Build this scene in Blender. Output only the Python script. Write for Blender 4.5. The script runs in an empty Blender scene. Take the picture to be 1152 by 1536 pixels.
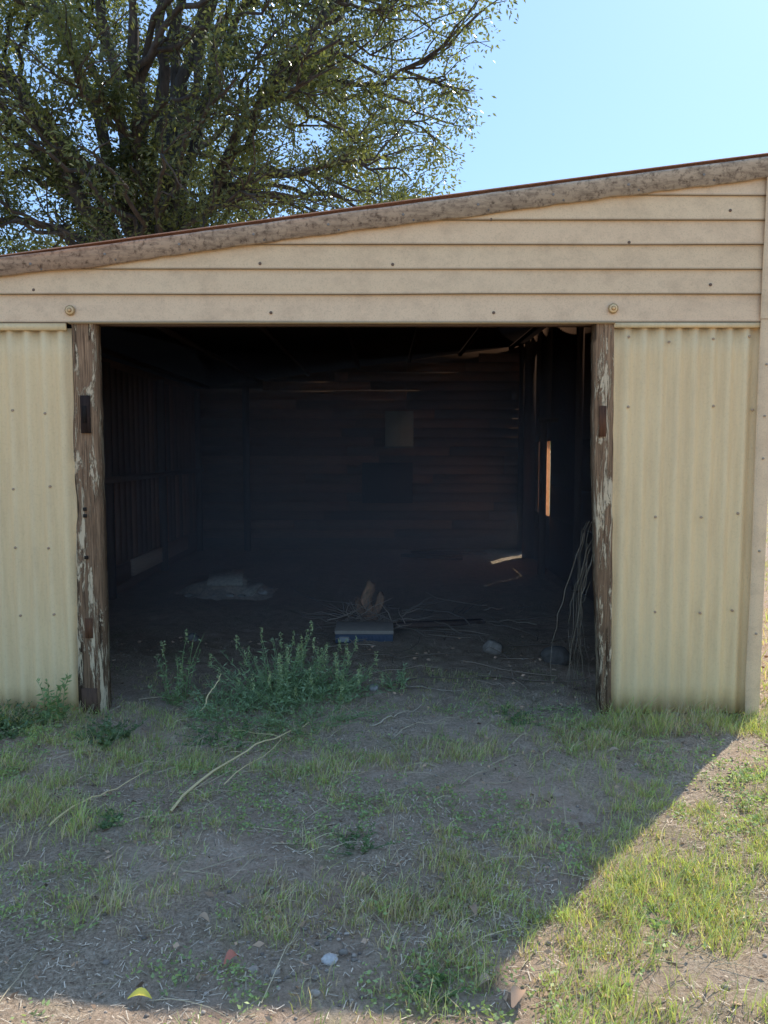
import bpy, math, random
import numpy as np
from mathutils import Vector, Quaternion
rng=np.random.default_rng(7); random.seed(7)
scene=bpy.context.scene
R=math.radians
# ---------------------------------------------------------------- noise
_T=rng.random((256,256))
def vn(x,y,s=0):
    x=np.asarray(x,float)+17.3*s; y=np.asarray(y,float)+9.7*s
    xi=np.floor(x).astype(int); yi=np.floor(y).astype(int)
    fx=x-xi; fy=y-yi; fx=fx*fx*(3-2*fx); fy=fy*fy*(3-2*fy)
    a=_T[xi%256,yi%256]; b=_T[(xi+1)%256,yi%256]; c=_T[xi%256,(yi+1)%256]; d=_T[(xi+1)%256,(yi+1)%256]
    return (a*(1-fx)+b*fx)*(1-fy)+(c*(1-fx)+d*fx)*fy
def fb(x,y,s=0):
    return (vn(x,y,s)+.5*vn(x*2.1,y*2.1,s+1)+.25*vn(x*4.3,y*4.3,s+2))/1.75
def gh(x,y):
    x=np.asarray(x,float); y=np.asarray(y,float)
    near=np.exp(-((x/9)**2+((y-5)/12)**2))
    h=near*(.07*(fb(x*.9,y*.9,3)-.5)+.045*(fb(x*4,y*4,5)-.5)+.022*(vn(x*15,y*15,8)-.5))
    far=1-np.exp(-((x**2+y**2)/900.0))
    return h+far*.5*(vn(x*.05,y*.05,2)-.5)-far*.1
# ---------------------------------------------------------------- helpers
def link(o,parent=None):
    scene.collection.objects.link(o)
    if parent: o.parent=parent
    return o
def empty(name):
    e=bpy.data.objects.new(name,None); e.empty_display_size=.2; return link(e)
def npmesh(name,V,F,mat,col=None,smooth=False,parent=None):
    V=np.asarray(V,np.float32).reshape(-1,3); F=np.asarray(F,np.int32).reshape(-1,4)
    me=bpy.data.meshes.new(name); me.vertices.add(len(V)); me.vertices.foreach_set('co',V.ravel())
    me.loops.add(F.size); me.loops.foreach_set('vertex_index',F.ravel())
    me.polygons.add(len(F)); me.polygons.foreach_set('loop_start',np.arange(len(F),dtype=np.int32)*4)
    me.update(calc_edges=True)
    if smooth: me.polygons.foreach_set('use_smooth',np.ones(len(F),bool))
    if col is not None:
        c=np.ones((len(V),4),np.float32); c[:,:3]=col
        a=me.color_attributes.new('Col','FLOAT_COLOR','POINT'); a.data.foreach_set('color',c.ravel())
    me.materials.append(mat)
    return link(bpy.data.objects.new(name,me),parent)
class Acc:
    def __init__(s): s.V=[];s.F=[];s.C=[];s.n=0
    def add(s,V,F,C=(1,1,1)):
        V=np.asarray(V,float).reshape(-1,3); s.V.append(V); s.F.append(np.asarray(F,int).reshape(-1,4)+s.n)
        C=np.asarray(C,float); s.C.append(np.broadcast_to(C,(len(V),3)) if C.ndim==1 else C); s.n+=len(V)
    def obj(s,name,mat,smooth=False,parent=None):
        return npmesh(name,np.concatenate(s.V),np.concatenate(s.F),mat,np.concatenate(s.C),smooth,parent)
BF=[[0,3,2,1],[4,5,6,7],[0,1,5,4],[1,2,6,5],[2,3,7,6],[3,0,4,7]]
def box(A,x0,x1,y0,y1,z0,z1,C=(1,1,1)):
    A.add([[x0,y0,z0],[x1,y0,z0],[x1,y1,z0],[x0,y1,z0],[x0,y0,z1],[x1,y0,z1],[x1,y1,z1],[x0,y1,z1]],BF,C)
def tube(A,P,r,n=6,C=(1,1,1)):
    P=np.asarray(P,float); k=len(P); r=np.broadcast_to(r,(k,))
    T=np.gradient(P,axis=0); T/=np.linalg.norm(T,axis=1)[:,None]+1e-9
    ref=np.array([0,0,1.]) if abs(T[0][2])<.9 else np.array([1.,0,0])
    N=np.cross(T,ref); N/=np.linalg.norm(N,axis=1)[:,None]+1e-9; B=np.cross(T,N)
    a=np.arange(n)*2*math.pi/n
    V=P[:,None]+r[:,None,None]*(np.cos(a)[None,:,None]*N[:,None]+np.sin(a)[None,:,None]*B[:,None])
    i=np.arange(k-1)[:,None]*n; j=np.arange(n)[None]; j2=(j+1)%n
    F=np.stack([i+j,i+j2,i+n+j2,i+n+j],-1).reshape(-1,4)
    A.add(V.reshape(-1,3),F,C)
def unit(v): return v/(np.linalg.norm(v,axis=-1,keepdims=True)+1e-9)
def leaves(A,P,D,L,W,C,fold=0.0):
    n=len(P); D=unit(D); U=unit(rng.normal(size=(n,3))); S=unit(np.cross(D,U)); Nn=np.cross(D,S)
    L=np.broadcast_to(L,(n,))[:,None]; W=np.broadcast_to(W,(n,))[:,None]
    V=np.stack([P,P+D*L*.45+S*W/2,P+D*L+Nn*L*.12,P+D*L*.45-S*W/2],1)
    A.add(V.reshape(-1,3),np.arange(4*n).reshape(-1,4),np.repeat(C,4,0))
def blades(A,P,ang,H,W,B,C):
    n=len(P); h=np.stack([np.cos(ang),np.sin(ang),0*ang],1); s=np.stack([-np.sin(ang+.6),np.cos(ang+.6),0*ang],1)
    z=np.array([0,0,1.]); H=H[:,None];W=np.broadcast_to(W,(n,))[:,None];B=B[:,None]
    m=P+z*H*.62+h*B*.4; t=P+z*H+h*B
    V=np.stack([P-s*W/2,P+s*W/2,m-s*W*.4,m+s*W*.4,t-s*W*.06,t+s*W*.06],1)
    k=np.arange(n)[:,None]*6
    F=np.stack([np.hstack([k,k+1,k+3,k+2]),np.hstack([k+2,k+3,k+5,k+4])],1)
    cc=np.repeat(C,6,0).reshape(n,6,3).copy(); cc[:,:2]*=.8
    A.add(V.reshape(-1,3),F.reshape(-1,4),cc.reshape(-1,3))
def bez(a,b,c,d,k):
    t=np.linspace(0,1,k)[:,None]; return (1-t)**3*a+3*(1-t)**2*t*b+3*(1-t)*t*t*c+t**3*d
# ---------------------------------------------------------------- materials
def newmat(name):
    m=bpy.data.materials.new(name); m.use_nodes=True; nt=m.node_tree; return m,nt,nt.nodes['Principled BSDF'],nt.nodes['Material Output']
def N(nt,t,**k):
    n=nt.nodes.new(t)
    for a,b in k.items(): setattr(n,a,b)
    return n
def objco(nt,scale=(1,1,1)):
    tc=N(nt,'ShaderNodeTexCoord'); mp=N(nt,'ShaderNodeMapping'); mp.inputs['Scale'].default_value=scale
    nt.links.new(tc.outputs['Object'],mp.inputs[0]); return mp.outputs[0]
def noise(nt,co,s,det=6,rough=.6,dist=0):
    n=N(nt,'ShaderNodeTexNoise'); n.inputs['Scale'].default_value=s; n.inputs['Detail'].default_value=det
    n.inputs['Roughness'].default_value=rough; n.inputs['Distortion'].default_value=dist
    nt.links.new(co,n.inputs['Vector']); return n.outputs[0]
def ramp(nt,f,stops):
    r=N(nt,'ShaderNodeValToRGB'); e=r.color_ramp.elements
    while len(e)<len(stops): e.new(.5)
    for i,(p,c) in enumerate(stops):
        e[i].position=p; e[i].color=(*c,1) if isinstance(c,tuple) else (c,c,c,1)
    nt.links.new(f,r.inputs[0]); return r.outputs[0]
def mix(nt,f,a,b,mode='MIX'):
    m=N(nt,'ShaderNodeMix',data_type='RGBA',blend_type=mode)
    for s,v in ((0,f),(6,a),(7,b)):
        if hasattr(v,'links'): nt.links.new(v,m.inputs[s])
        else: m.inputs[s].default_value=v if s==0 else (*v,1)
    return m.outputs[2]
def bump(nt,h,b,st=.4,d=.01):
    n=N(nt,'ShaderNodeBump'); n.inputs['Strength'].default_value=st; n.inputs['Distance'].default_value=d
    nt.links.new(h,n.inputs['Height']); nt.links.new(n.outputs[0],b.inputs['Normal'])
def attr(nt):
    a=N(nt,'ShaderNodeAttribute'); a.attribute_name='Col'; return a.outputs['Color']

def mat_paint(name,c1,c2,dirt,amt=.5,rough=.55,vstreak=(6,6,.6),sps=70,spk=1.):
    m,nt,b,o=newmat(name); co=objco(nt)
    base=mix(nt,noise(nt,co,1.7,4),c1,c2)
    st=ramp(nt,noise(nt,objco(nt,vstreak),3,8,.7),[(.45,0.),(.8,1.)])
    sp=ramp(nt,noise(nt,co,sps,4,.7),[(.5,0.),(.72,1.)])
    c=mix(nt,st,base,mix(nt,amt,base,dirt))
    sp2=N(nt,'ShaderNodeMath',operation='MULTIPLY'); nt.links.new(sp,sp2.inputs[0]); sp2.inputs[1].default_value=amt*spk
    c=mix(nt,sp2.outputs[0],c,dirt)
    nt.links.new(mix(nt,1.,c,attr(nt),'MULTIPLY'),b.inputs['Base Color']); b.inputs['Roughness'].default_value=rough; b.inputs['Specular IOR Level'].default_value=.3
    bump(nt,noise(nt,co,sps*2,4),b,.12,.003); return m
M_cream=mat_paint('cream_paint_metal',(.97,.72,.39),(.93,.67,.35),(.52,.34,.17),.4,.5,spk=.5)
M_siding=mat_paint('beige_siding_paint',(.97,.69,.41),(.93,.64,.37),(.48,.30,.17),.45,.65,(2.5,2,3.5),110,.8)
M_fascia=mat_paint('weathered_barge',(.74,.56,.38),(.54,.40,.27),(.14,.09,.06),.95,.85,(3,3,12),38)
M_rust=mat_paint('rusty_roof',(.50,.19,.09),(.52,.30,.2),(.2,.09,.05),.7,.8)
M_zinc=mat_paint('galvanised_metal',(.36,.35,.33),(.30,.29,.27),(.2,.16,.12),.5,.5)

def mat_wood(name,ca,cb,scale=(14,14,.9),paint=None,pth=(.5,.56),bst=.8,spec=.5):
    m,nt,b,o=newmat(name)
    g=noise(nt,objco(nt,scale),6,8,.65,.6)
    c=ramp(nt,g,[(.3,ca),(.7,cb)])
    c=mix(nt,1.,c,attr(nt),'MULTIPLY'); h=g
    if paint:
        pm=ramp(nt,noise(nt,objco(nt,(9,9,1.4)),2.0,9,.78,.5),[(pth[0],0.),(pth[1],1.)])
        c=mix(nt,pm,c,mix(nt,noise(nt,objco(nt),8,5),paint,tuple(.7*k for k in paint))); a=N(nt,'ShaderNodeMath',operation='ADD'); nt.links.new(g,a.inputs[0]); nt.links.new(pm,a.inputs[1]); h=a.outputs[0]
    nt.links.new(c,b.inputs['Base Color']); b.inputs['Roughness'].default_value=.9; b.inputs['Specular IOR Level'].default_value=spec
    bump(nt,h,b,bst,.006); return m
M_post=mat_wood('peeling_painted_timber',(.05,.026,.014),(.50,.30,.165),(26,26,.8),(.84,.64,.40),(.53,.55),.8,.2)
M_inwood=mat_wood('dark_interior_timber',(.24,.125,.075),(.46,.27,.17),(1.2,14,14),bst=.2,spec=0)
M_stud=mat_wood('stud_timber',(.12,.07,.048),(.25,.15,.10),bst=.2,spec=0)
M_ceil=mat_wood('shaded_ceiling_timber',(.02,.013,.011),(.04,.027,.021),bst=.1,spec=0)  # near-black base colour paints in the ceiling's shade, hiding the ground bounce
M_dark=mat_wood('dark_metal',(.02,.015,.012),(.05,.035,.025),spec=.2)
M_bark,nt,b,o=newmat('bark'); co=objco(nt,(1,1,.25))
g=noise(nt,co,9,6,.7); nt.links.new(ramp(nt,g,[(.3,(.03,.024,.02)),(.7,(.11,.09,.075))]),b.inputs['Base Color']); b.inputs['Roughness'].default_value=.95; bump(nt,g,b,.8,.03)

def mat_leaf(name,tr=.45,rough=.5,tint=(1.15,1.2,.55)):
    m,nt,b,o=newmat(name); c=attr(nt); nt.links.new(c,b.inputs['Base Color']); b.inputs['Roughness'].default_value=rough
    t=N(nt,'ShaderNodeBsdfTranslucent'); nt.links.new(mix(nt,1.,c,tint,'MULTIPLY'),t.inputs[0])
    ms=N(nt,'ShaderNodeMixShader'); ms.inputs[0].default_value=tr
    nt.links.new(b.outputs[0],ms.inputs[1]); nt.links.new(t.outputs[0],ms.inputs[2]); nt.links.new(ms.outputs[0],o.inputs[0]); return m
M_leaf=mat_leaf('tree_leaf',.45,.28,(1.9,1.9,.9)); M_grass=mat_leaf('grass_blade',.4,.5,(1.4,1.35,.6)); M_weed=mat_leaf('weed_leaf',.35,.5)
M_straw,nt,b,o=newmat('dry_straw'); nt.links.new(attr(nt),b.inputs['Base Color']); b.inputs['Roughness'].default_value=.8
def mat_rock(name,a,c,s=25):
    m,nt,b,o=newmat(name); g=noise(nt,objco(nt),s,8,.7); nt.links.new(mix(nt,1.,ramp(nt,g,[(.3,a),(.7,c)]),attr(nt),'MULTIPLY'),b.inputs['Base Color']); b.inputs['Roughness'].default_value=.9; bump(nt,g,b,.6,.01); return m
M_rock=mat_rock('stone',(.2,.17,.14),(.42,.38,.33)); 
# ground
M_gr,nt,b,o=newmat('soil_and_thatch'); co=objco(nt)
n1=noise(nt,co,1.1,6,.65); n2=noise(nt,co,9,8,.75); n3=noise(nt,co,75,6,.8)
soil=ramp(nt,n2,[(.3,(.52,.35,.235)),(.5,(.80,.57,.40)),(.72,(.97,.76,.56))])
thatch=ramp(nt,n3,[(.36,(.30,.21,.14)),(.52,(.74,.56,.38)),(.68,(.98,.82,.60))])
c=mix(nt,ramp(nt,n1,[(.40,.1),(.6,.8)]),soil,thatch)
c=mix(nt,.35,c,ramp(nt,n3,[(.35,(.3,.3,.3)),(.6,(1,1,1))]),'MULTIPLY')
grn=ramp(nt,noise(nt,co,30,5,.7),[(.35,(.24,.26,.10)),(.7,(.46,.46,.2))])
gm=ramp(nt,noise(nt,co,2.3,7,.75),[(.52,0.),(.68,.35)])
c=mix(nt,gm,c,grn)
sep=N(nt,'ShaderNodeVectorMath',operation='LENGTH'); nt.links.new(co,sep.inputs[0])
mr=N(nt,'ShaderNodeMapRange'); mr.inputs[1].default_value=13; mr.inputs[2].default_value=30; mr.inputs[3].default_value=0; mr.inputs[4].default_value=.45
nt.links.new(sep.outputs['Value'],mr.inputs[0])
c=mix(nt,mr.outputs[0],c,grn)
nt.links.new(mix(nt,1.,c,attr(nt),'MULTIPLY'),b.inputs['Base Color']); b.inputs['Roughness'].default_value=.95; b.inputs['Specular IOR Level'].default_value=.1
ad=N(nt,'ShaderNodeMath',operation='ADD'); nt.links.new(n2,ad.inputs[0]); nt.links.new(n3,ad.inputs[1]); bump(nt,ad.outputs[0],b,.9,.03)
# ---------------------------------------------------------------- ground
def gs(x,y,cx,cy,sx,sy): return np.exp(-(((x-cx)/sx)**2+((y-cy)/sy)**2))
def bare(x,y):
    n=fb(x*5,y*5,66)
    b=gs(x,y,.25,3.65,.42,.2)+gs(x,y,.95,3.6,.34,.24)+.8*gs(x,y,.15,4.45,.7,.22)+.5*gs(x,y,-.9,2.65,.3,.1)+.7*gs(x,y,.55,4.1,.5,.15)+.9*gs(x,y,-1.0,2.0,1.2,.18)+.8*gs(x,y,1.45,3.55,.12,.5)+.6*gs(x,y,1.2,2.2,.25,.15)
    b=b+np.clip((fb(x*1.9,y*1.9,68)-.64)*5,0,.9)
    return np.clip(b*(.4+1.2*n),0,1)
def axis(lo,hi,step,far):
    a=np.arange(lo,hi,step); out=[];s=step;x=hi
    while x<far: out.append(x); s*=1.35; x+=s
    out.append(far); l=[];s=step;x=lo-step
    while x>-far: l.append(x); s*=1.35; x-=s
    l.append(-far); return np.array(l[::-1]+list(a)+out)
gx=axis(-3.6,3.8,.028,700.); gy=axis(1.2,7.5,.028,700.)
X,Y=np.meshgrid(gx,gy); Z=gh(X,Y); nx,ny=len(gx),len(gy)
i=np.arange(ny-1)[:,None]*nx; j=np.arange(nx-1)[None]
F=np.stack([i+j,i+j+1,i+nx+j+1,i+nx+j],-1)
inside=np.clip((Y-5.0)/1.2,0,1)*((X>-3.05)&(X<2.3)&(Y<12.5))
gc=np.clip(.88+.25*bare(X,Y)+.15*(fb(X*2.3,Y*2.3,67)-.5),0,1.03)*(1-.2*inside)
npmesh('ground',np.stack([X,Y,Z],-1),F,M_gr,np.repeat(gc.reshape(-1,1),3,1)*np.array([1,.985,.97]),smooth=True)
# ---------------------------------------------------------------- shed
FY=4.6; BY=12.4; XL=-3.0; XR=2.25
ZC=2.988
zr=lambda x:ZC+.129*x
shed=empty('shed')
def corr(name,x0,x1,z0,z1f,y,amp=.013,p=.1,mat=M_cream,ph=0):
    xs=np.arange(x0,x1+1e-6,p/10); zs=np.linspace(0,1,14)
    Xg,T=np.meshgrid(xs,zs); Zt=z1f(Xg) if callable(z1f) else z1f+0*Xg
    Zg=z0+(Zt-z0)*T
    Yg=y-amp*np.cos(2*math.pi*(Xg-ph)/p)+.006*(fb(Xg*2,Zg*2,11)-.5)
    n=len(xs); i=np.arange(13)[:,None]*n; j=np.arange(n-1)[None]
    o=npmesh(name,np.stack([Xg,Yg,Zg],-1),np.stack([i+j,i+j+1,i+n+j+1,i+n+j],-1),mat,(1,1,1),True,shed)
    o.modifiers.new('s','SOLIDIFY').thickness=.0015; return o
corr('front_sheet_left',-3.05,-1.838,.0,2.315,FY-.012)
corr('front_sheet_right',1.35,2.235,.0,2.335,FY-.012,ph=.03)
# weatherboards
A=Acc()
zs=[2.345,2.506,2.648,2.787,2.925,3.065,3.20,3.34]
xr=2.235; zt=lambda x:zr(x)-.04
xz=lambda z:max(-3.05,(z+.04-ZC)/.129)
for k in range(len(zs)-1):
    z0,z1=zs[k],zs[k+1]+.006
    t=random.uniform(.95,1.03)
    xa=xz(z0)
    if xa>xr-.1: continue
    cols=np.linspace(xa,xr,60)
    tops=np.minimum(z1,[zt(x) for x in cols]); tops=np.maximum(tops,z0)
    sag=.005*(vn(cols*1.3,k*3.1+0*cols,4)-.5)
    yb=FY-.036-.005*vn(cols*.9,k*2.+0*cols,6)
    fr=lambda zz:yb+ (zz-z0)/.14*.016
    V=np.stack([np.stack([cols,yb+.016,np.full(60,z0)+sag],1),np.stack([cols,yb,np.full(60,z0)+sag],1),np.stack([cols,fr(z0+.004),z0+.004+sag*1],1),np.stack([cols,fr(z0+.012),np.minimum(z0+.012,tops+1e-4)+sag],1),np.stack([cols,fr(tops),tops+2e-4+sag],1)],0)
    q=[]
    for r_ in range(4):
        for c_ in range(59): q.append([r_*60+c_,r_*60+c_+1,(r_+1)*60+c_+1,(r_+1)*60+c_])
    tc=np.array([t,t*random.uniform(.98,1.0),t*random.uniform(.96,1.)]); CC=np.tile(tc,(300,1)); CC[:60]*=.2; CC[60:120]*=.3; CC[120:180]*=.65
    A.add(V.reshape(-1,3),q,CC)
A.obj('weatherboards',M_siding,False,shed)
A=Acc(); n=30; cols=np.linspace(-3.0,2.2,n)
V=np.concatenate([np.stack([cols,0*cols+FY+.01,0*cols+2.36],1),np.stack([cols,0*cols+FY+.01,np.array([zr(x)-.05 for x in cols])],1)])
A.add(V,[[c,c+1,n+c+1,n+c] for c in range(n-1)])
box(A,-1.84,1.36,FY+.0,FY+.09,2.335,2.43)
A.obj('gable_backing_and_lintel',M_stud,False,shed)
# fascia
A=Acc(); n=140; cols=np.linspace(-3.3,2.42,n); wob=.008*(vn(cols*1.5,0*cols,21)-.5)+.004*(vn(cols*9,0*cols,24)-.5); wb=.014*(vn(cols*2.2,0*cols+5,22)-.5)+.009*(vn(cols*14,0*cols+5,23)-.5)
zt_=zr(cols)+wob; y0=FY-.065
rows=[(y0+.2,zt_+.004),(y0,zt_+.002),(y0-.006,zt_-.010),(y0,zt_-.024),(y0+.004,zt_-.105+wb),(y0+.016,zt_-.110+wb),(y0+.026,zt_-.10+wb)]
V=np.concatenate([np.stack([cols,0*cols+r[0],r[1]],1) for r in rows])
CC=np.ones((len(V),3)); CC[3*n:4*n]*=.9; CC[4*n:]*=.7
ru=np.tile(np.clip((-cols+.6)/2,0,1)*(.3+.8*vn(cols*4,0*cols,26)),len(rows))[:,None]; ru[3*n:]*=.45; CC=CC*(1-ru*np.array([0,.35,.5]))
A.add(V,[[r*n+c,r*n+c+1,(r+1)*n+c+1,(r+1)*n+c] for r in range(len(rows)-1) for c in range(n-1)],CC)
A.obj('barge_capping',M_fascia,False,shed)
# roof
A=Acc(); ys=np.arange(FY-.06,BY+.15,.0095); n=len(ys); xs=np.linspace(-3.32,2.44,12)
V=[np.stack([0*ys+x,ys,zr(x)+.018+.009*np.cos(2*math.pi*ys/.076)+.004*np.sin(ys*3+x)],1) for x in xs]
A.add(np.concatenate(V),[[r*n+c,r*n+c+1,(r+1)*n+c+1,(r+1)*n+c] for r in range(11) for c in range(n-1)])
ro=A.obj('corrugated_roof',M_rust,True,shed); ro.modifiers.new('s','SOLIDIFY').thickness=.003
A=Acc()
for x in np.linspace(-2.8,2.0,7):
    z=zr(x)
    box(A,x-.025,x+.025,FY+.1,BY-.05,z-.06,z-.012,(1.6,1.5,1.4))
V=[]
for x in (XL-.03,XR):
    for y in (FY+.02,BY+.03):
        for dz in (-.012,.004): V.append([x,y,zr(x)+dz])
A.add(V,[[0,1,3,2],[4,6,7,5],[0,4,5,1],[2,3,7,6],[0,2,6,4],[1,5,7,3]])
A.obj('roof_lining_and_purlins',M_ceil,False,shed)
def wallYZ(A,x,th,y0,y1,z0,z1,holes,C=(1,1,1)):
    ysb=sorted({y0,y1,*[h[0] for h in holes],*[h[1] for h in holes]}); zsb=sorted({z0,z1,*[h[2] for h in holes],*[h[3] for h in holes]})
    for a,b_ in zip(ysb,ysb[1:]):
        for c_,d in zip(zsb,zsb[1:]):
            if any(h[0]<=a and b_<=h[1] and h[2]<=c_ and d<=h[3] for h in holes): continue
            box(A,x,x+th,a,b_,c_,d,C)
SL=(11.56,11.86)
holes=[(10.2,10.95,.72,1.72),(SL[0],SL[1],-.1,1.15)]
A=Acc(); wallYZ(A,XR-.045,.03,FY+.08,BY,-.1,zr(XR)-.008,holes,(.4,.4,.4)); A.obj('right_wall',M_inwood,False,shed)
A=Acc(); wallYZ(A,XL-.03,.03,FY+.02,BY,-.1,zr(XL)-.006,[]); 
for k,y in enumerate(np.arange(FY+.1,BY-.2,.19)):
    t=random.uniform(.6,1.5); box(A,XL,XL+.018+.004*random.random(),y+.004,y+.186,.32+.02*random.random(),1.25,(t,t*.97,t*.95))
    t=random.uniform(.5,1.1); box(A,XL,XL+.014+.004*random.random(),y+.004,y+.186,1.26,2.5,(t*.8,t*.77,t*.75))
box(A,XL,XL+.05,9.0,11.5,.12,.31,(1.8,2.2,2.6)); box(A,XL,XL+.04,FY+.1,8.9,.1,.3,(1.2,1.2,1.2))
A.obj('left_wall',M_inwood,False,shed)
A=Acc(); box(A,XL,XR,BY+.001,BY+.05,-.1,2.58)
V=[]
for x in (XL,XR):
    for y in (BY+.003,BY+.048):
        for z in (2.55,zr(x)-.006): V.append([x,y,z])
A.add(V,[[0,1,3,2],[4,6,7,5],[0,4,5,1],[2,3,7,6],[0,2,6,4],[1,5,7,3]],(.3,.3,.3))
z=.18
while z<3.2:
    x=XL+.02
    while x<XR-.05:
        L=min(random.uniform(1.5,3.5),XR-.05-x); t=random.uniform(.65,1.35)
        xa=max(x,(z+.19-ZC)/.129)
        if xa<x+L-.05: box(A,xa+.003,x+L-.003,BY-.018-.008*random.random(),BY-.001,z+.004,z+.142,(t,t*.93,t*.87))
        x+=L
    z+=.148
A.obj('back_wall',M_inwood,False,shed)
M_card=mat_paint('pale_card',(.92,.86,.74),(.85,.78,.66),(.5,.42,.32),.4,.8)
A=Acc(); box(A,.02,.47,BY-.045,BY-.028,1.66,2.22); box(A,.0,.49,BY-.052,BY-.03,1.63,1.66,(.5,.5,.5)); A.obj('pale_wall_panel',M_card,False,shed)
A=Acc(); box(A,-.35,.46,BY-.044,BY-.028,.75,1.40,(.3,.32,.38)); A.obj('dark_wall_panel',M_inwood,False,shed)
A=Acc()
for y in (6.4,8.6,12.2): box(A,XR-.12,XR-.047,y-.04,y+.04,-.1,zr(XR)-.09,(.5,.5,.5))
box(A,XR-.20,XR-.047,11.24,11.34,-.1,zr(XR)-.12,(.7,.7,.7))  # extra stud, added to hide the bright sunlit slot from the camera
for y in (6.2,8.2,10.2,12.2): box(A,XL+.024,XL+.10,y-.04,y+.04,-.1,zr(XL)-.08,(.7,.7,.7))
for x in (-2.2,): box(A,x-.045,x+.045,BY-.13,BY-.03,-.1,zr(x)-.1,(.7,.7,.7))
box(A,1.98,2.06,9.75,9.83,-.1,1.95,(1.0,.95,.9)); box(A,1.96,2.2,9.74,9.84,1.95,2.01,(1.0,1.0,1.))
box(A,XL+.125,XL+.17,6.0,12.1,1.26,1.32,(1.1,1.1,1.1))
A.obj('wall_studs',M_stud,False,shed)
m,nt,b,o=newmat('orange_translucent_sheet'); t=N(nt,'ShaderNodeBsdfTranslucent'); g=ramp(nt,noise(nt,objco(nt,(1,1,4)),5,5),[(.3,(.64,.24,.09)),(.7,(.84,.36,.16))]); nt.links.new(g,t.inputs[0]); nt.links.new(g,b.inputs['Base Color'])
ms=N(nt,'ShaderNodeMixShader'); ms.inputs[0].default_value=.8; nt.links.new(b.outputs[0],ms.inputs[1]); nt.links.new(t.outputs[0],ms.inputs[2]); nt.links.new(ms.outputs[0],o.inputs[0])
A=Acc(); A.add([[XR-.05,10.2,.72],[XR-.05,10.95,.72],[XR-.05,10.95,1.72],[XR-.05,10.2,1.72]],[[0,1,2,3]]); A.obj('side_hatch_sheet',m,False,shed)
# thin scattering volume added inside the shed to lift its dark tones
m,nt,b,o=newmat('interior_haze'); nt.nodes.remove(b); v=N(nt,'ShaderNodeVolumeScatter'); v.inputs['Color'].default_value=(1,.87,.86,1); v.inputs['Density'].default_value=.10; v.inputs['Anisotropy'].default_value=.0; nt.links.new(v.outputs[0],o.inputs['Volume'])
A=Acc(); box(A,XL+.3,XR-.22,5.2,BY-.3,.2,2.5); A.obj('interior_haze',m)
# posts
def post(name,x0,x1,z1,lean,taper,depth,s):
    A=Acc(); nz=110; zz=np.linspace(-.05,z1,nz); ring=[(0,0),(.12,0),(.25,0),(.38,0),(.5,0),(.62,0),(.75,0),(.88,0),(1,0),(1,1),(0,1)]
    V=[];CC=[]
    for z in zz:
        f=1-z/z1; a=x0+lean*f+taper*max(0,f-.35)+.012*(vn(z*7,s,31)-.5)+.014*max(0,vn(z*3,s+3.,34)-.7)*4; b_=x1+lean*f+.007*(vn(z*9,s+9,32)-.5)
        for u,v in ring:
            V.append([a+(b_-a)*u,FY-.035+v*depth+(.016*(fb(u*9+s,z*1.8,35)-.5)+(.012 if vn(u*14+s,z*.9,37)>.78 else 0) if v==0 else 0),z])
            d=.3 if (v==0 and vn(u*14+s,z*.9,37)>.72) else 1; d*=(.75+.4*z/z1); CC.append((d,d,d))
    n=len(ring); A.add(V,[[r*n+c,r*n+(c+1)%n,(r+1)*n+(c+1)%n,(r+1)*n+c] for r in range(nz-1) for c in range(n)],np.array(CC))
    return A.obj(name,M_post,False,shed)
post('door_post_left',-1.836,-1.692,2.337,-.002,-.03,.1,2)
post('door_post_right',1.236,1.346,2.337,.035,.075,.1,5)
A=Acc()
box(A,-1.785,-1.73,FY-.050,FY-.025,1.70,1.92,(1.2,1,1)); box(A,-1.772,-1.748,FY-.056,FY-.050,1.76,1.86,(.6,.6,.6))
box(A,-1.80,-1.755,FY-.043,FY-.025,.47,.59,(4,2.6,1.8)); box(A,-1.832,-1.74,FY-.048,FY-.03,-.02,.16,(3.5,2.8,2.4))
box(A,1.27,1.31,FY-.043,FY-.025,1.68,1.86,(4,2.5,1.8))
for z in (1.2,1.24,.95): box(A,-1.79,-1.77,FY-.045,FY-.03,z,z+.02,(1,1,1))
A.obj('door_hardware',M_dark,False,shed)
A=Acc()
box(A,1.345,2.21,FY-.042,FY-.02,2.315,2.342,(.95,.95,.95)); box(A,-3.05,-1.86,FY-.036,FY-.018,2.30,2.34,(1,1,1))
box(A,-1.84,1.345,FY-.052,FY-.0,2.336,2.3445,(.45,.4,.35))
A.obj('head_flashing',M_cream,False,shed)
A=Acc(); nz=26
for seg in range(2):
    z0,z1=((.0,2.36),(2.362,zr(2.2)-.06))[seg]; zz=np.linspace(z0,z1,nz); V=[]
    for z in zz:
        w=.006*(vn(z*3,seg*4.,41)-.5)
        e=2.185+.02*vn(z*1.7,3.+seg,42)
        V+= [[e,FY-.045-.006*seg+w,z],[e+.004,FY-.054-.006*seg+w,z],[2.272,FY-.056-.006*seg,z],[2.276,FY-.05,z],[2.276,FY+.08,z]]
    A.add(V,[[r*5+c,r*5+c+1,(r+1)*5+c+1,(r+1)*5+c] for r in range(nz-1) for c in range(4)],(.97,.97,.97))
A.obj('corner_flashing',M_siding,False,shed)
A=Acc()
def side(x,hs):
    for (a,b_,c_,d) in hs:
        yy=np.arange(a,b_+1e-6,.0125); k=len(yy); V=np.concatenate([np.stack([x+.01*np.cos(yy*62.8),yy,0*yy+c_],1),np.stack([x+.01*np.cos(yy*62.8),yy,0*yy+d],1)])
        A.add(V,[[q,q+1,k+q+1,k+q] for q in range(k-1)])
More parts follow.
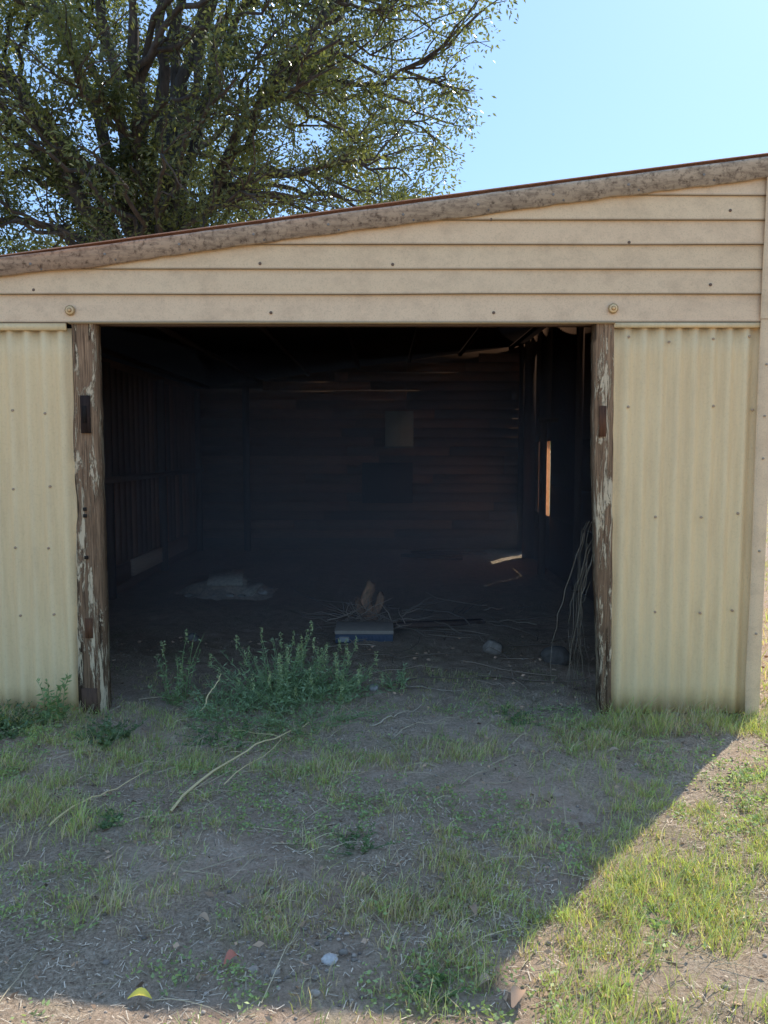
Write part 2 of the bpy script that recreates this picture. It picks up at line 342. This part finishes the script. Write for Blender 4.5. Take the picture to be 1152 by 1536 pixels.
side(XR+.012,[(FY+.08,10.2,0,3.26),(10.2,10.95,0,.72),(10.2,10.95,1.72,3.26),(10.95,SL[0],0,3.26),(SL[0],SL[1],1.15,3.26),(SL[1],BY+.04,0,3.26)])
side(XL-.045,[(FY,BY+.04,0,2.58)])
A.obj('side_cladding',M_cream,True,shed)
A=Acc(); tube(A,[[2.305,FY+.22,z] for z in np.linspace(-.02,.95,8)],[.032]*8,10,(.8,.8,.8)); tube(A,[[2.305,FY+.22,z] for z in np.linspace(.95,3.1,6)],[.022]*6,10,(1.2,1.2,1.1)); A.obj('downpipe',M_zinc,True,shed)
A=Acc()
def bolt(x,z,r,y=FY-.026,C=(1,1,1)):
    P=[[x,y+.006,z],[x,y-.002,z],[x,y-.004,z],[x,y-.0045,z]]; tube(A,np.array(P),[r,r,r*.6,.0005],9,C)
BC=(1.5,1.05,.7)
for z in (1.83,1.37,1.02,.60):
    for k in range(6):
        x=-3.0+.2*k
        if random.random()<.85: bolt(x+random.uniform(-.012,.012),z+random.uniform(-.015,.015),.008,FY-.027,BC)
for z,xx in ((2.25,(1.43,1.66,1.93,2.13)),(1.85,(1.43,1.93,2.17)),(1.22,(1.64,1.9,2.1)),(.62,(1.63,1.9,2.12))):
    for x in xx: bolt(x+random.uniform(-.02,.02),z+random.uniform(-.025,.025),.008,FY-.027,BC)
for x,z in ((-.72,2.68),(.05,2.675),(1.42,2.80),(.64,2.40),(-1.7,2.66),(-2.04,2.53),(.62,2.93),(-.66,2.4),(1.9,2.56),(2.0,2.98)): bolt(x,z,.009,FY-.036,(.6,.4,.28))
for x in np.arange(-2.9,2.3,.43): bolt(x,float(zr(x))-.055,.008,y0+.0,(.9,.8,.7)); bolt(x+.06,float(zr(x))-.085,.006,y0+.004,(.6,.5,.4))
for z in (.5,1.0,1.55,1.8,2.1,2.6,2.9): bolt(2.235,z,.007,FY-.06,(1.4,1.1,.8))
A.obj('bolts_and_nails',M_zinc,True,shed)
A=Acc()
for x,z in ((-1.83,2.412),(1.335,2.423)):
    for r,y,C in ((.030,FY-.044,(.55,.45,.35)),(.024,FY-.047,(1,.95,.9)),(.014,FY-.051,(.5,.35,.25)),(.009,FY-.056,(.9,.8,.7))): bolt(x,z,r,y,C)
A.obj('round_bosses',M_cream,True,shed)
# ---------------------------------------------------------------- tree
def build_tree(name,base,fork,cen,rad,xb,nl,nsec,nter,nleaf,seed):
    g=np.random.default_rng(seed); e=empty(name); A=Acc(); base=np.array(base,float); fork=np.array(fork,float); cen=np.array(cen,float); rad=np.array(rad,float)
    P=bez(base,base+[0,0,1],fork-[.1,0,1],fork,8); tube(A,P,np.linspace(.46,.38,8),12)
    def samp(n,lo,hi):
        out=[]
        while len(out)<n:
            d=g.normal(size=3); d/=np.linalg.norm(d); q=cen+rad*d*g.uniform(lo,hi)**.6
            if q[2]<fork[2]+.8: continue
            if q[0]>xb(q[2]): continue
            if vn(q[0]*.55+q[1]*.3,q[2]*.6,50)<.25 and lo<.5: continue
            out.append(q)
        return np.array(out)
    paths=[];prad=[]
    for k in range(nl):
        a=2*math.pi*k/nl+g.uniform(-.2,.2); el=g.uniform(.25,1.35)
        d=np.array([math.cos(a)*math.cos(el),math.sin(a)*math.cos(el),math.sin(el)]); q=cen+rad*d*.85
        q[0]=min(q[0],xb(q[2])-.5)
        st=fork+g.normal(size=3)*.1; st[2]=fork[2]-g.uniform(0,.9); L=np.linalg.norm(q-st)
        b1=st+np.array([d[0]*.12,d[1]*.12,.33])*L; c1=q-np.array([d[0]*.35,d[1]*.35,.2])*L*.8
        p=bez(st,b1,c1,q,22); p[1:-1]+=g.normal(size=(20,3))*.06; paths.append(p); prad.append(np.linspace(.18,.04,22)*g.uniform(.7,1.1))
        tube(A,p,prad[-1],8)
    def attach(Q,r0,r1,k):
        allp=np.concatenate(paths); allr=np.concatenate(prad)
        newp=[];newr=[]
        tan=unit(np.concatenate([np.gradient(p,axis=0) for p in paths]))
        for q in Q:
            v=q-allp; dd=np.linalg.norm(v,axis=1); cost=dd*(1.5-.9*np.sum(v*tan,1)/(dd+1e-6))+ .6*np.maximum(0,allp[:,2]-q[2])
            m_=np.argmin(cost); s=allp[m_]; L=dd[m_]
            if L<.1: continue
            p=bez(s,s+tan[m_]*L*.4,q-unit((q-cen)*[.6,.6,.2]+[0,0,g.uniform(-.3,.8)])*L*.3,q,k); p[1:-1]+=g.normal(size=(k-2,3))*.02*L
            r=np.linspace(min(allr[m_]*.8,r0),r1,k); tube(A,p,r,5); newp.append(p); newr.append(r)
        return newp,newr
    a,b_=attach(samp(nsec,.3,1.),.075,.02,12); paths+=a; prad+=b_
    a,b_=attach(samp(nter,.2,1.05),.024,.007,7)
    A.obj('trunk_and_branches',M_bark,True,e)
    T=np.concatenate([p[2:] for p in a]); w=np.concatenate([[(max(0,vn(p[-1][0]*1.1,p[-1][2]*1.1+p[-1][1],51)-.2)**1.3+.03)*(.6 if p[-1][1]<cen[1]-1.5 else 1.)]*(len(p)-2) for p in a]); w/=w.sum()
    pick=g.choice(len(T),nleaf,p=w); P=T[pick]+g.normal(size=(nleaf,3))*[.17,.17,.13]
    D=unit(P-T[pick])+g.normal(size=(nleaf,3))*.5+[0,0,-.35]
    cl=np.clip(vn(P[:,0]*.9+P[:,1],P[:,2]*.9,52)+g.normal(size=nleaf)*.2,0,1)[:,None]
    C=(1-cl)*np.array([.06,.075,.038])+cl*np.array([.195,.205,.082])
    AL=Acc(); leaves(AL,P,D,g.uniform(.08,.135,nleaf),g.uniform(.036,.056,nleaf),C); AL.obj('foliage',M_leaf,False,e)
build_tree('shade_tree',(-4.9,16.6,-.1),(-4.9,16.6,4.3),(-4.7,16.8,9.6),(7.7,5.2,6.6),lambda z:1.2+(z-6.9)*.55 if z<9.6 else 2.9-(z-9.6)*.3,16,150,1700,170000,3)
A=Acc(); n=20000; a=rng.uniform(-2.2,2.2,160); 
cx=np.sin(a)*rng.uniform(75,120,160); cy=np.cos(a)*rng.uniform(75,120,160); cz=rng.uniform(1.5,4.5,160)
k=rng.integers(0,160,n); P=np.stack([cx[k],cy[k],cz[k]],1)+rng.normal(size=(n,3))*[3,3,1.6]; P[:,2]=np.abs(P[:,2])
cc=rng.uniform(.5,1.3,n)[:,None]*np.array([.08,.11,.04]); leaves(A,P,rng.normal(size=(n,3)),.9,.6,cc); A.obj('distant_trees',M_leaf)
# ---------------------------------------------------------------- vegetation on ground
def sunny(x,y): return (x>2.15-(4.6-y)*.83)|(y<2.15)
def gdens(x,y):
    d=np.clip((fb(x*1.6,y*1.6,61)-.34)*3.6,0.10,1)*np.clip((vn(x*6,y*6,62)-.22)*2.2,.08,1)
    d=d*(1-.92*bare(x,y))
    d=np.where(y>4.75,d*np.clip(1.2-(y-4.6)*.8,0,1)*.8,d)
    d=np.where((y<2.3)&(x<.1),d*.5,d)
    return d
A=Acc()
def tufts(n,x0,x1,y0_,y1_,hmin,hmax,bl,dens=True,w=.0032,spread=.02):
    x=rng.uniform(x0,x1,n); y=rng.uniform(y0_,y1_,n)
    if dens: kk=rng.random(n)<gdens(x,y)
    else: kk=np.ones(n,bool)
    kk&=~((x>XL-.02)&(x<XR+.04)&(y>6.6)&(y<BY+.1)); kk&=~((y>FY-.04)&(y<FY+.1)&((x<-1.7)&(x>-3.1)|(x>1.25)&(x<2.3)))
    x,y=x[kk],y[kk]; n=len(x); th=rng.uniform(hmin,hmax,n)*(.5+1.*vn(x*2,y*2,64)); dry=vn(x*3,y*3,65); tone=rng.uniform(.75,1.2,n)
    k=np.repeat(np.arange(n),bl); m_=len(k); r=rng.random(m_)
    px=x[k]+rng.normal(size=m_)*spread; py=y[k]+rng.normal(size=m_)*spread
    H=th[k]*rng.uniform(.5,1.15,m_); B=H*rng.uniform(.1,1.2,m_)
    isdry=(r<.18+.5*dry[k]-.2*sunny(px,py))
    gcol=np.array([.48,.60,.23])*rng.uniform(.7,1.2,(m_,1))*tone[k][:,None]+np.array([.14,.06,0])*rng.random((m_,1)); dcol=np.array([.88,.72,.49])*rng.uniform(.5,1.1,(m_,1))
    C=np.where(isdry[:,None],dcol,gcol)
    blades(A,np.stack([px,py,gh(px,py)-.004],1),rng.uniform(0,6.28,m_),H,w,B,C)
tufts(26000,-3.4,3.6,1.3,5.6,.012,.045,7)
tufts(5200,-3.4,3.6,1.3,4.7,.04,.085,10)
tufts(380,1.3,3.2,4.2,4.56,.05,.14,9,False); tufts(200,-3.0,-1.7,4.3,4.57,.06,.14,8,False)
tufts(2600,.2,3.6,1.4,4.4,.03,.065,13)
tufts(1800,-2.4,0.4,2.3,4.3,.03,.07,12)
tufts(6000,2.35,12,3.0,30,.04,.1,7,False,.008,.05); tufts(1500,-12,-3.2,1,20,.04,.1,6,False,.008,.05)
A.obj('grass',M_grass)
A=Acc(); n=6200; x=rng.uniform(-3.2,3.4,n); y=rng.uniform(1.3,4.7,n); kk=(rng.random(n)<np.clip((fb(x*1.6,y*1.6,71)-.43)*5,0.08,1)*np.where(sunny(x,y),1.,.65)*(1-.9*bare(x,y))); x,y=x[kk],y[kk]
k=np.repeat(np.arange(len(x)),18); m_=len(k); px=x[k]+rng.normal(size=m_)*.026; py=y[k]+rng.normal(size=m_)*.026
P=np.stack([px,py,gh(px,py)+rng.uniform(.003,.03,m_)],1); D=rng.normal(size=(m_,3))*[1,1,.35]+[0,0,.2]
leaves(A,P,D,rng.uniform(.010,.022,m_),rng.uniform(.006,.013,m_),np.array([.38,.48,.20])*rng.uniform(.6,1.4,(m_,1))); A.obj('ground_cover_weeds',M_grass)
# litter
A=Acc(); n=105000; x=rng.uniform(-3.3,3.4,n); y=1.3+rng.random(n)*5.2; kk=rng.random(n)<np.clip((fb(x*1.7,y*1.7,81)-.28)*4,.15,1)*np.where(y>4.9,.35,1)*(1-.6*bare(x,y)); x,y=x[kk],y[kk]; n=len(x)
a=rng.uniform(0,6.28,n); L=rng.uniform(.006,.036,n)*rng.uniform(.5,1.3,n); w=rng.uniform(.0006,.0016,n)
dx,dy=np.cos(a)*L/2,np.sin(a)*L/2; zt0=gh(x-dx,y-dy)+rng.uniform(.001,.010,n); zt1=gh(x+dx,y+dy)+rng.uniform(.001,.012,n); sx,sy=-np.sin(a)*w,np.cos(a)*w
V=np.stack([np.stack([x-dx-sx,y-dy-sy,zt0],1),np.stack([x+dx-sx,y+dy-sy,zt1],1),np.stack([x+dx+sx,y+dy+sy,zt1],1),np.stack([x-dx+sx,y-dy+sy,zt0],1)],1)
C=np.array([.90,.73,.52])*rng.uniform(.2,1.08,(n,1)); A.add(V.reshape(-1,3),np.arange(4*n).reshape(-1,4),np.repeat(C,4,0))
for k in range(240):
    g=np.random.default_rng(3000+k); x0_,y0_2=g.uniform(-2.6,1.6),g.uniform(1.9,4.7)
    if g.random()<.35: x0_,y0_2=g.normal(-.9,.5),g.normal(3.7,.5)
    a=g.normal(.6,.9); L=g.uniform(.08,.34); t=np.linspace(0,1,6); xx=x0_+np.cos(a)*L*t; yy=y0_2+np.sin(a)*L*t+.06*L*np.sin(t*3); tube(A,np.stack([xx,yy,gh(xx,yy)+.006+.02*g.random()*np.sin(t*3.14)],1),np.linspace(.0019,.0007,6),4,np.array([.90,.72,.43])*g.uniform(.5,1.05))
A.obj('dry_straw_litter',M_straw)
A=Acc(); n=2000; x=rng.uniform(-3.2,3.3,n); y=rng.uniform(1.4,6.5,n); P=np.stack([x,y,gh(x,y)+.008],1)
leaves(A,P,rng.normal(size=(n,3))*[1,1,.15],rng.uniform(.012,.045,n),rng.uniform(.008,.022,n),np.array([.52,.33,.20])*rng.uniform(.25,1.5,(n,1))); A.obj('dead_leaves',M_straw)
# stones
def blob(A,c,r,seed,C=(1,1,1),nu=12,nv=8):
    g=np.random.default_rng(seed); u=np.arange(nu)*2*math.pi/nu; v=np.linspace(-math.pi/2+.02,math.pi/2-.02,nv); U,Vv=np.meshgrid(u,v)
    D=np.stack([np.cos(Vv)*np.cos(U),np.cos(Vv)*np.sin(U),np.sin(Vv)],-1); K=unit(g.normal(size=(9,3))); h=g.uniform(.62,.95,9)
    dd=np.min(np.where((D@K.T)>.05,h/(np.maximum(D@K.T,.05)),9),-1); rr=np.minimum(1.,dd)+g.normal(size=dd.shape)*.02
    V=D*rr[...,None]*np.array(r)+np.array(c); F=[[i*nu+j,i*nu+(j+1)%nu,(i+1)*nu+(j+1)%nu,(i+1)*nu+j] for i in range(nv-1) for j in range(nu)]
    A.add(V.reshape(-1,3),F,C)
A=Acc()
for k in range(620):
    x,y=random.uniform(-3,3.2),random.uniform(1.5,7)
    if k>480: x,y=random.gauss(-.25,.25),random.gauss(2.3,.15)
    s=random.uniform(.004,.011)*(1 if random.random()<.9 else 1.8); t=random.uniform(.6,1.7); blob(A,(x,y,float(gh(x,y))+s*.3),(s,s*random.uniform(.6,1),s*.6),k,(t,t*.9,t*.8),7,5)
A.obj('pebbles',M_rock)
def rock(name,x,y,r,seed,C=(1,1,1)):
    A=Acc(); blob(A,(x,y,float(gh(x,y))+r[2]*.5),r,seed,C,18,12); return A.obj(name,M_rock)
rock('white_stone',-.17,2.27,(.028,.022,.016),5,(1.7,1.7,1.75)); rock('rock',.87,6.05,(.085,.08,.08),8,(1.1,1.0,.9)); rock('rock',-.07,4.95,(.035,.03,.028),9)
rock('rock',1.3,5.7,(.12,.1,.09),12,(.4,.38,.36)); rock('rock',-1.62,6.4,(.06,.05,.04),13,(.6,.6,.6))
A=Acc(); nu_=26; xx=np.linspace(-.62,.55,nu_); yy=np.linspace(-.5,.5,nu_); Xm,Ym=np.meshgrid(xx,yy); r2=(Xm/.55)**2+(Ym/.45)**2
Zm=.26*np.exp(-r2*1.6)*(.7+.6*fb(Xm*4,Ym*4,120))+.05*(vn(Xm*14,Ym*14,121)-.5)-.05
CCm=np.repeat((1.3+1.*vn(Xm*10,Ym*10,122)).reshape(-1,1),3,1)*np.array([1.1,.98,.86])
i=np.arange(nu_-1)[:,None]*nu_; j=np.arange(nu_-1)[None]; A.add(np.stack([Xm-1.78,Ym+8.6,Zm],-1),np.stack([i+j,i+j+1,i+nu_+j+1,i+nu_+j],-1),CCm)
for k in range(24):
    a=random.uniform(0,6.28); q=random.random()**.7; x=-1.78+.58*q*math.cos(a); y=8.6+.42*q*math.sin(a); s=random.uniform(.03,.07); blob(A,(x,y,.0+.17*(1-q)),(s,s*.8,s*.5),100+k,(random.uniform(1.2,2.),)*3,9,6)
def slab(c,sx,sy,th,rz,tilt,C):
    ca,sa=math.cos(rz),math.sin(rz); V=[]
    for z in (0,th):
        for (u,v) in ((-1,-.8),(.9,-1),(1,.9),(-.8,1)):
            X_=u*sx;Y_=v*sy; V.append([c[0]+X_*ca-Y_*sa,c[1]+X_*sa+Y_*ca,c[2]+z+tilt*Y_])
    A.add(V,BF,C)
slab((-1.76,8.45,.17),.2,.16,.035,.2,.35,(2.2,2.1,1.9)); slab((-1.5,8.4,.06),.13,.1,.03,-.5,.5,(1.8,1.7,1.5))
A.obj('rubble_mound',M_rock)
A=Acc()
def prong(cx,cy,h,r0,lx,ly,s,C):
    nz=18; V=[];CC=[]
    for k in range(nz):
        f=k/(nz-1); z=f*h
        for j in range(14):
            a=j/14*6.283; r=r0*(1.35-.75*f)*(1+1.2*(fb(j*.8+s,z*11,90)-.5)); r*= 1 if k<nz-1 else .3
            V.append([cx+lx*f+.015*math.sin(z*20+s)+r*math.cos(a),cy+ly*f+r*math.sin(a),z-.02+(.08*(vn(j*1.3,2.+s,91)-.5) if k>nz-4 else 0)]); t=.5+1.3*vn(j*1.7,z*26+s,93); CC.append((t*C,t*C*.88,t*C*.7))
    A.add(V,[[r*14+c,r*14+(c+1)%14,(r+1)*14+(c+1)%14,(r+1)*14+c] for r in range(nz-1) for c in range(14)],np.array(CC))
prong(-.15,7.3,.37,.06,.0,.02,1,2.3); prong(-.09,7.26,.25,.045,.05,0,4,1.9); prong(-.2,7.27,.2,.04,-.05,0,7,1.6)
A.obj('tree_stump',M_stud)
e=empty('discarded_video_player'); 
def simple(name,c,r=.5):
    m,nt,b,o=newmat(name); g=noise(nt,objco(nt),18,6,.7); nt.links.new(mix(nt,g,tuple(.5*k for k in c),c),b.inputs['Base Color']); b.inputs['Roughness'].default_value=r; b.inputs['Specular IOR Level'].default_value=.2; return m
Mg=simple('grey_plastic',(.55,.44,.33),.8); Mb=simple('blue_grey_plastic',(.10,.13,.18)); Mw=simple('white_label',(.6,.6,.58))
def pl(name,bx,mat):
    A=Acc(); [box(A,*q) for q in bx]; o=A.obj(name,mat,False,e); bv=o.modifiers.new('b','BEVEL'); bv.width=.004; bv.segments=2
pl('lid',[(-.41,.08,6.28,6.62,.075,.105)],Mg)
pl('body',[(-.405,.075,6.285,6.61,.0,.073)]+[(-.2+.03*k,-.185+.03*k,6.279,6.284,.015,.055) for k in range(8)],Mb)
pl('label',[(-.37,-.29,6.276,6.284,.012,.055)],Mw)
for (x,y,L,a,t) in ((1.0,11.7,1.2,.2,1.4),(.7,11.2,.9,-.1,1.2),(.5,6.9,.9,.35,.7)):
    A=Acc(); box(A,-L/2,L/2,-.05,.05,0,.03,(t,t,t)); o=A.obj('wooden_plank',M_stud); o.location=(x,y,float(gh(x,y))+.025); o.rotation_euler=(R(3),R(2),a)
def stick(name,pts,r,C,k=14,mat=M_straw):
    A=Acc(); P=np.array(pts,float); t=np.linspace(0,len(P)-1,k); Q=np.stack([np.interp(t,np.arange(len(P)),P[:,i]) for i in range(3)],1)
    Q[:,2]+=gh(Q[:,0],Q[:,1]); Q+=np.random.default_rng(k+int(abs(P[0][0])*100)).normal(size=Q.shape)*.005; tube(A,Q,np.linspace(r,r*.35,k),6,C); return A.obj(name,mat,True)
YS=(.84,.64,.32)
stick('fallen_stick',[(-.95,3.28,.01),(-.79,3.8,.05),(-.62,4.1,.06),(-.43,4.37,.03)],.007,YS); stick('fallen_stick',[(-1.42,3.14,.01),(-1.17,3.73,.03)],.005,YS)
stick('fallen_stick',[(-.08,4.33,.01),(.1,4.5,.02),(.29,4.78,.01)],.0045,(.6,.48,.32)); stick('fallen_stick',[(-1.12,4.55,.02),(-1.0,4.62,.24)],.006,YS)
stick('fallen_stick',[(-.75,3.5,.03),(-.55,4.15,.05),(-.9,4.3,.03)],.003,YS); stick('fallen_stick',[(-.05,5.1,.02),(.5,4.9,.03)],.004,(.5,.4,.28))
stick('fallen_stick',[(-1.75,2.75,.01),(-1.5,3.0,.03)],.003,YS)
A=Acc()
for k in range(80):
    g=np.random.default_rng(500+k); s=np.array([g.uniform(-.7,1.4),g.uniform(5.0,8.),0.01]); a=g.uniform(0,6.28); L=g.uniform(.15,.8)
    q=[s]; 
    for j in range(6): a+=g.normal()*.28; q.append(q[-1]+np.array([math.cos(a)*L/6,math.sin(a)*L/6,g.normal()*.018]))
    q=np.array(q); q[:,2]=np.maximum(q[:,2],.005)+g.uniform(0,.05)*np.linspace(0,1,7); tube(A,q,np.linspace(.006,.002,7)*g.uniform(.4,1.2),5,np.array([.34,.25,.17])*g.uniform(.4,1.4))
for k in range(50):
    g=np.random.default_rng(900+k); s=np.array([g.uniform(-.5,.2),g.uniform(6.65,7.2),g.uniform(0,.12)]); a=g.uniform(0,3.14); L=g.uniform(.15,.4); tube(A,np.linspace(s,s+[math.cos(a)*L,math.sin(a)*L*.3,g.uniform(-.02,.18)],5)+g.normal(size=(5,3))*.008,np.linspace(.006,.002,5),5,np.array([.42,.3,.2])*g.uniform(.4,1.3))
A.obj('brushwood',M_straw,True)
A=Acc()
for k in range(13):
    g=np.random.default_rng(700+k); s=np.array([1.31-g.random()*.05,4.75+g.random()*.1,g.uniform(.6,1.2)]); e_=np.array([1.34-g.random()*.22,4.75+g.random()*.25,g.uniform(-.02,.1)])
    b1=s+[-.04-.1*g.random(),.03,-.25]; c1=e_+[g.normal()*.06-.02,g.normal()*.04,.35]; p=bez(s,b1,c1,e_,14); p[1:-1]+=g.normal(size=(12,3))*.006; tube(A,p,np.linspace(.0018,.0008,14),5,np.array([.40,.32,.22])*g.uniform(.4,1.3))
A.obj('dry_stems',M_straw,True)
# weeds
def weed(name,x,y,ns,H,sp,ll,lw,nl,col,spike=False,seed=1,up=.5):
    g=np.random.default_rng(seed); e=empty(name); A=Acc(); B=Acc()
    for k in range(ns):
        a=g.uniform(0,6.28); q=g.random()**.5*sp; bx,by=x+.5*q*math.cos(a),y+.5*q*math.sin(a); h=H*g.uniform(.2,1.1)*(1.1-.5*q/sp); tip=np.array([x+q*math.cos(a)+g.normal()*.03,y+q*math.sin(a)*.9,h]); s=np.array([bx,by,float(gh(bx,by))-.01])
        p=bez(s,s+[g.normal()*.02,0,h*.4],tip-[.05*math.cos(a),0,h*.25],tip,10); tube(A,p,np.linspace(.003,.001,10),4,np.array(col)*1.1)
        t=g.uniform(.08,1,nl)*9; i0=np.minimum(t.astype(int),8); f=(t-i0)[:,None]; P=p[i0]*(1-f)+p[i0+1]*f
        D=g.normal(size=(nl,3))*[1,1,.4]+[0,0,up]; C=np.array(col)*g.uniform(.65,1.35,(nl,1)); sc=(1.15-.6*t/9)
        leaves(B,P,D,ll*g.uniform(.6,1.2,nl)*sc,lw*g.uniform(.7,1.2,nl)*sc,C)
        if spike and g.random()<.35:
            n_=60; t=g.uniform(0,1,n_); P=tip+np.stack([g.normal(size=n_)*.005,g.normal(size=n_)*.005,(t-.3)*.10],1); leaves(B,P,g.normal(size=(n_,3))+[0,0,.8],.012,.007,np.array([.54,.60,.30])*g.uniform(.7,1.2,(n_,1)))
    A.obj('stems',M_weed,True,e); B.obj('leaves',M_weed,False,e)
WC=(.36,.46,.24)
weed('weed_plant',-.66,4.88,110,.42,.46,.06,.010,22,WC,True,1); weed('weed_plant',-.33,4.88,52,.32,.36,.055,.010,20,WC,True,2); weed('weed_plant',-1.33,4.85,14,.48,.17,.05,.012,22,(.33,.43,.20),True,3); weed('weed_plant',-1.0,4.65,46,.2,.38,.045,.009,18,WC,False,15)
weed('weed_plant',-.45,4.5,60,.15,.5,.04,.008,18,(.35,.43,.22),False,16)
weed('weed_plant',-1.95,4.42,10,.36,.13,.05,.02,24,(.27,.37,.15),False,4); weed('weed_plant',-1.55,4.15,34,.12,.24,.035,.016,16,(.2,.27,.12),False,5); weed('weed_plant',-2.2,4.32,60,.13,.36,.04,.016,16,(.18,.25,.11),False,6)
weed('weed_plant',.12,5.0,10,.2,.16,.05,.012,16,WC,False,7); weed('weed_plant',-1.15,3.15,14,.07,.12,.025,.014,14,(.2,.28,.12),False,8); weed('weed_plant',.15,2.15,14,.06,.12,.02,.012,14,(.24,.34,.13),False,9); weed('weed_plant',-.1,3.0,14,.08,.15,.025,.013,14,(.2,.28,.12),False,10)
weed('weed_plant',-.9,4.2,20,.08,.3,.03,.014,14,(.2,.28,.12),False,11); weed('weed_plant',.75,4.5,14,.08,.25,.03,.012,14,(.2,.28,.12),False,12)
for k in range(16):
    x=random.uniform(.5,2.6); y=random.uniform(1.7,3.9)
    if x>2.3-(4.6-y)*.83: weed('weed_plant',x,y,14,.05,.1,.02,.012,14,(.40,.52,.19),False,30+k)
def fleaf(x,y,L,W,a,C,name='fallen_leaf'):
    A=Acc(); n=7; V=[]
    for i in range(n):
        t=i/(n-1); w=W*math.sin(math.pi*min(.98,max(.04,t)))**.8
        for j in (-1,0,1): V.append([(t-.5)*L,j*w/2,.008+.25*abs(j)*w+.02*math.sin(t*3)])
    A.add(V,[[i*3+j,i*3+j+1,i*3+3+j+1,i*3+3+j] for i in range(n-1) for j in (0,1)],C); o=A.obj(name,M_straw,True); o.location=(x,y,float(gh(x,y))+.008); o.rotation_euler=(.1,.1,a)
fleaf(-.48,2.29,.055,.035,.8,(.6,.2,.12)); fleaf(-.72,2.14,.07,.03,.1,(.9,.70,.10)); fleaf(.38,2.08,.09,.04,1.1,(.55,.33,.19)); fleaf(-.61,2.47,.05,.025,-.3,(.5,.33,.2)); fleaf(.30,2.16,.05,.03,.4,(.5,.34,.22))
fleaf(1.2,3.9,.08,.03,.1,(.45,.32,.2)); fleaf(.3,2.5,.05,.03,2,(.38,.24,.14))
# ---------------------------------------------------------------- light, world, camera
S=Vector((2.1,2.53,3.32)).normalized(); el=math.asin(S.z); az=math.atan2(S.x,S.y)
w=bpy.data.worlds.new('World'); scene.world=w; w.use_nodes=True; nt=w.node_tree; bg=nt.nodes['Background']
sk=nt.nodes.new('ShaderNodeTexSky'); sk.sky_type='NISHITA'; sk.sun_disc=False; sk.sun_elevation=el; sk.sun_rotation=az; sk.ozone_density=1.5; sk.dust_density=.6
gm=nt.nodes.new('ShaderNodeGamma'); gm.inputs[1].default_value=.5; nt.links.new(sk.outputs[0],gm.inputs[0])
mx=mix(nt,1.,gm.outputs[0],(1.95,2.72,3.75),'MULTIPLY')
nt.links.new(mx,bg.inputs[0]); bg.inputs[1].default_value=.15
L=bpy.data.lights.new('sun','SUN'); L.energy=5; L.angle=R(.53); L.color=(1,.95,.86); o=link(bpy.data.objects.new('sun',L)); o.rotation_euler=S.to_track_quat('Z','Y').to_euler()
cd=bpy.data.cameras.new('camera'); cd.sensor_fit='VERTICAL'; cd.sensor_height=36; cd.lens=27.02; cd.clip_end=2000; cd.clip_start=.05
cam=link(bpy.data.objects.new('camera',cd)); cam.location=(0,0,1.6); cam.rotation_euler=(R(85.4),0,0); scene.camera=cam
scene.view_settings.view_transform='Standard'; scene.view_settings.look='None'; scene.view_settings.exposure=0
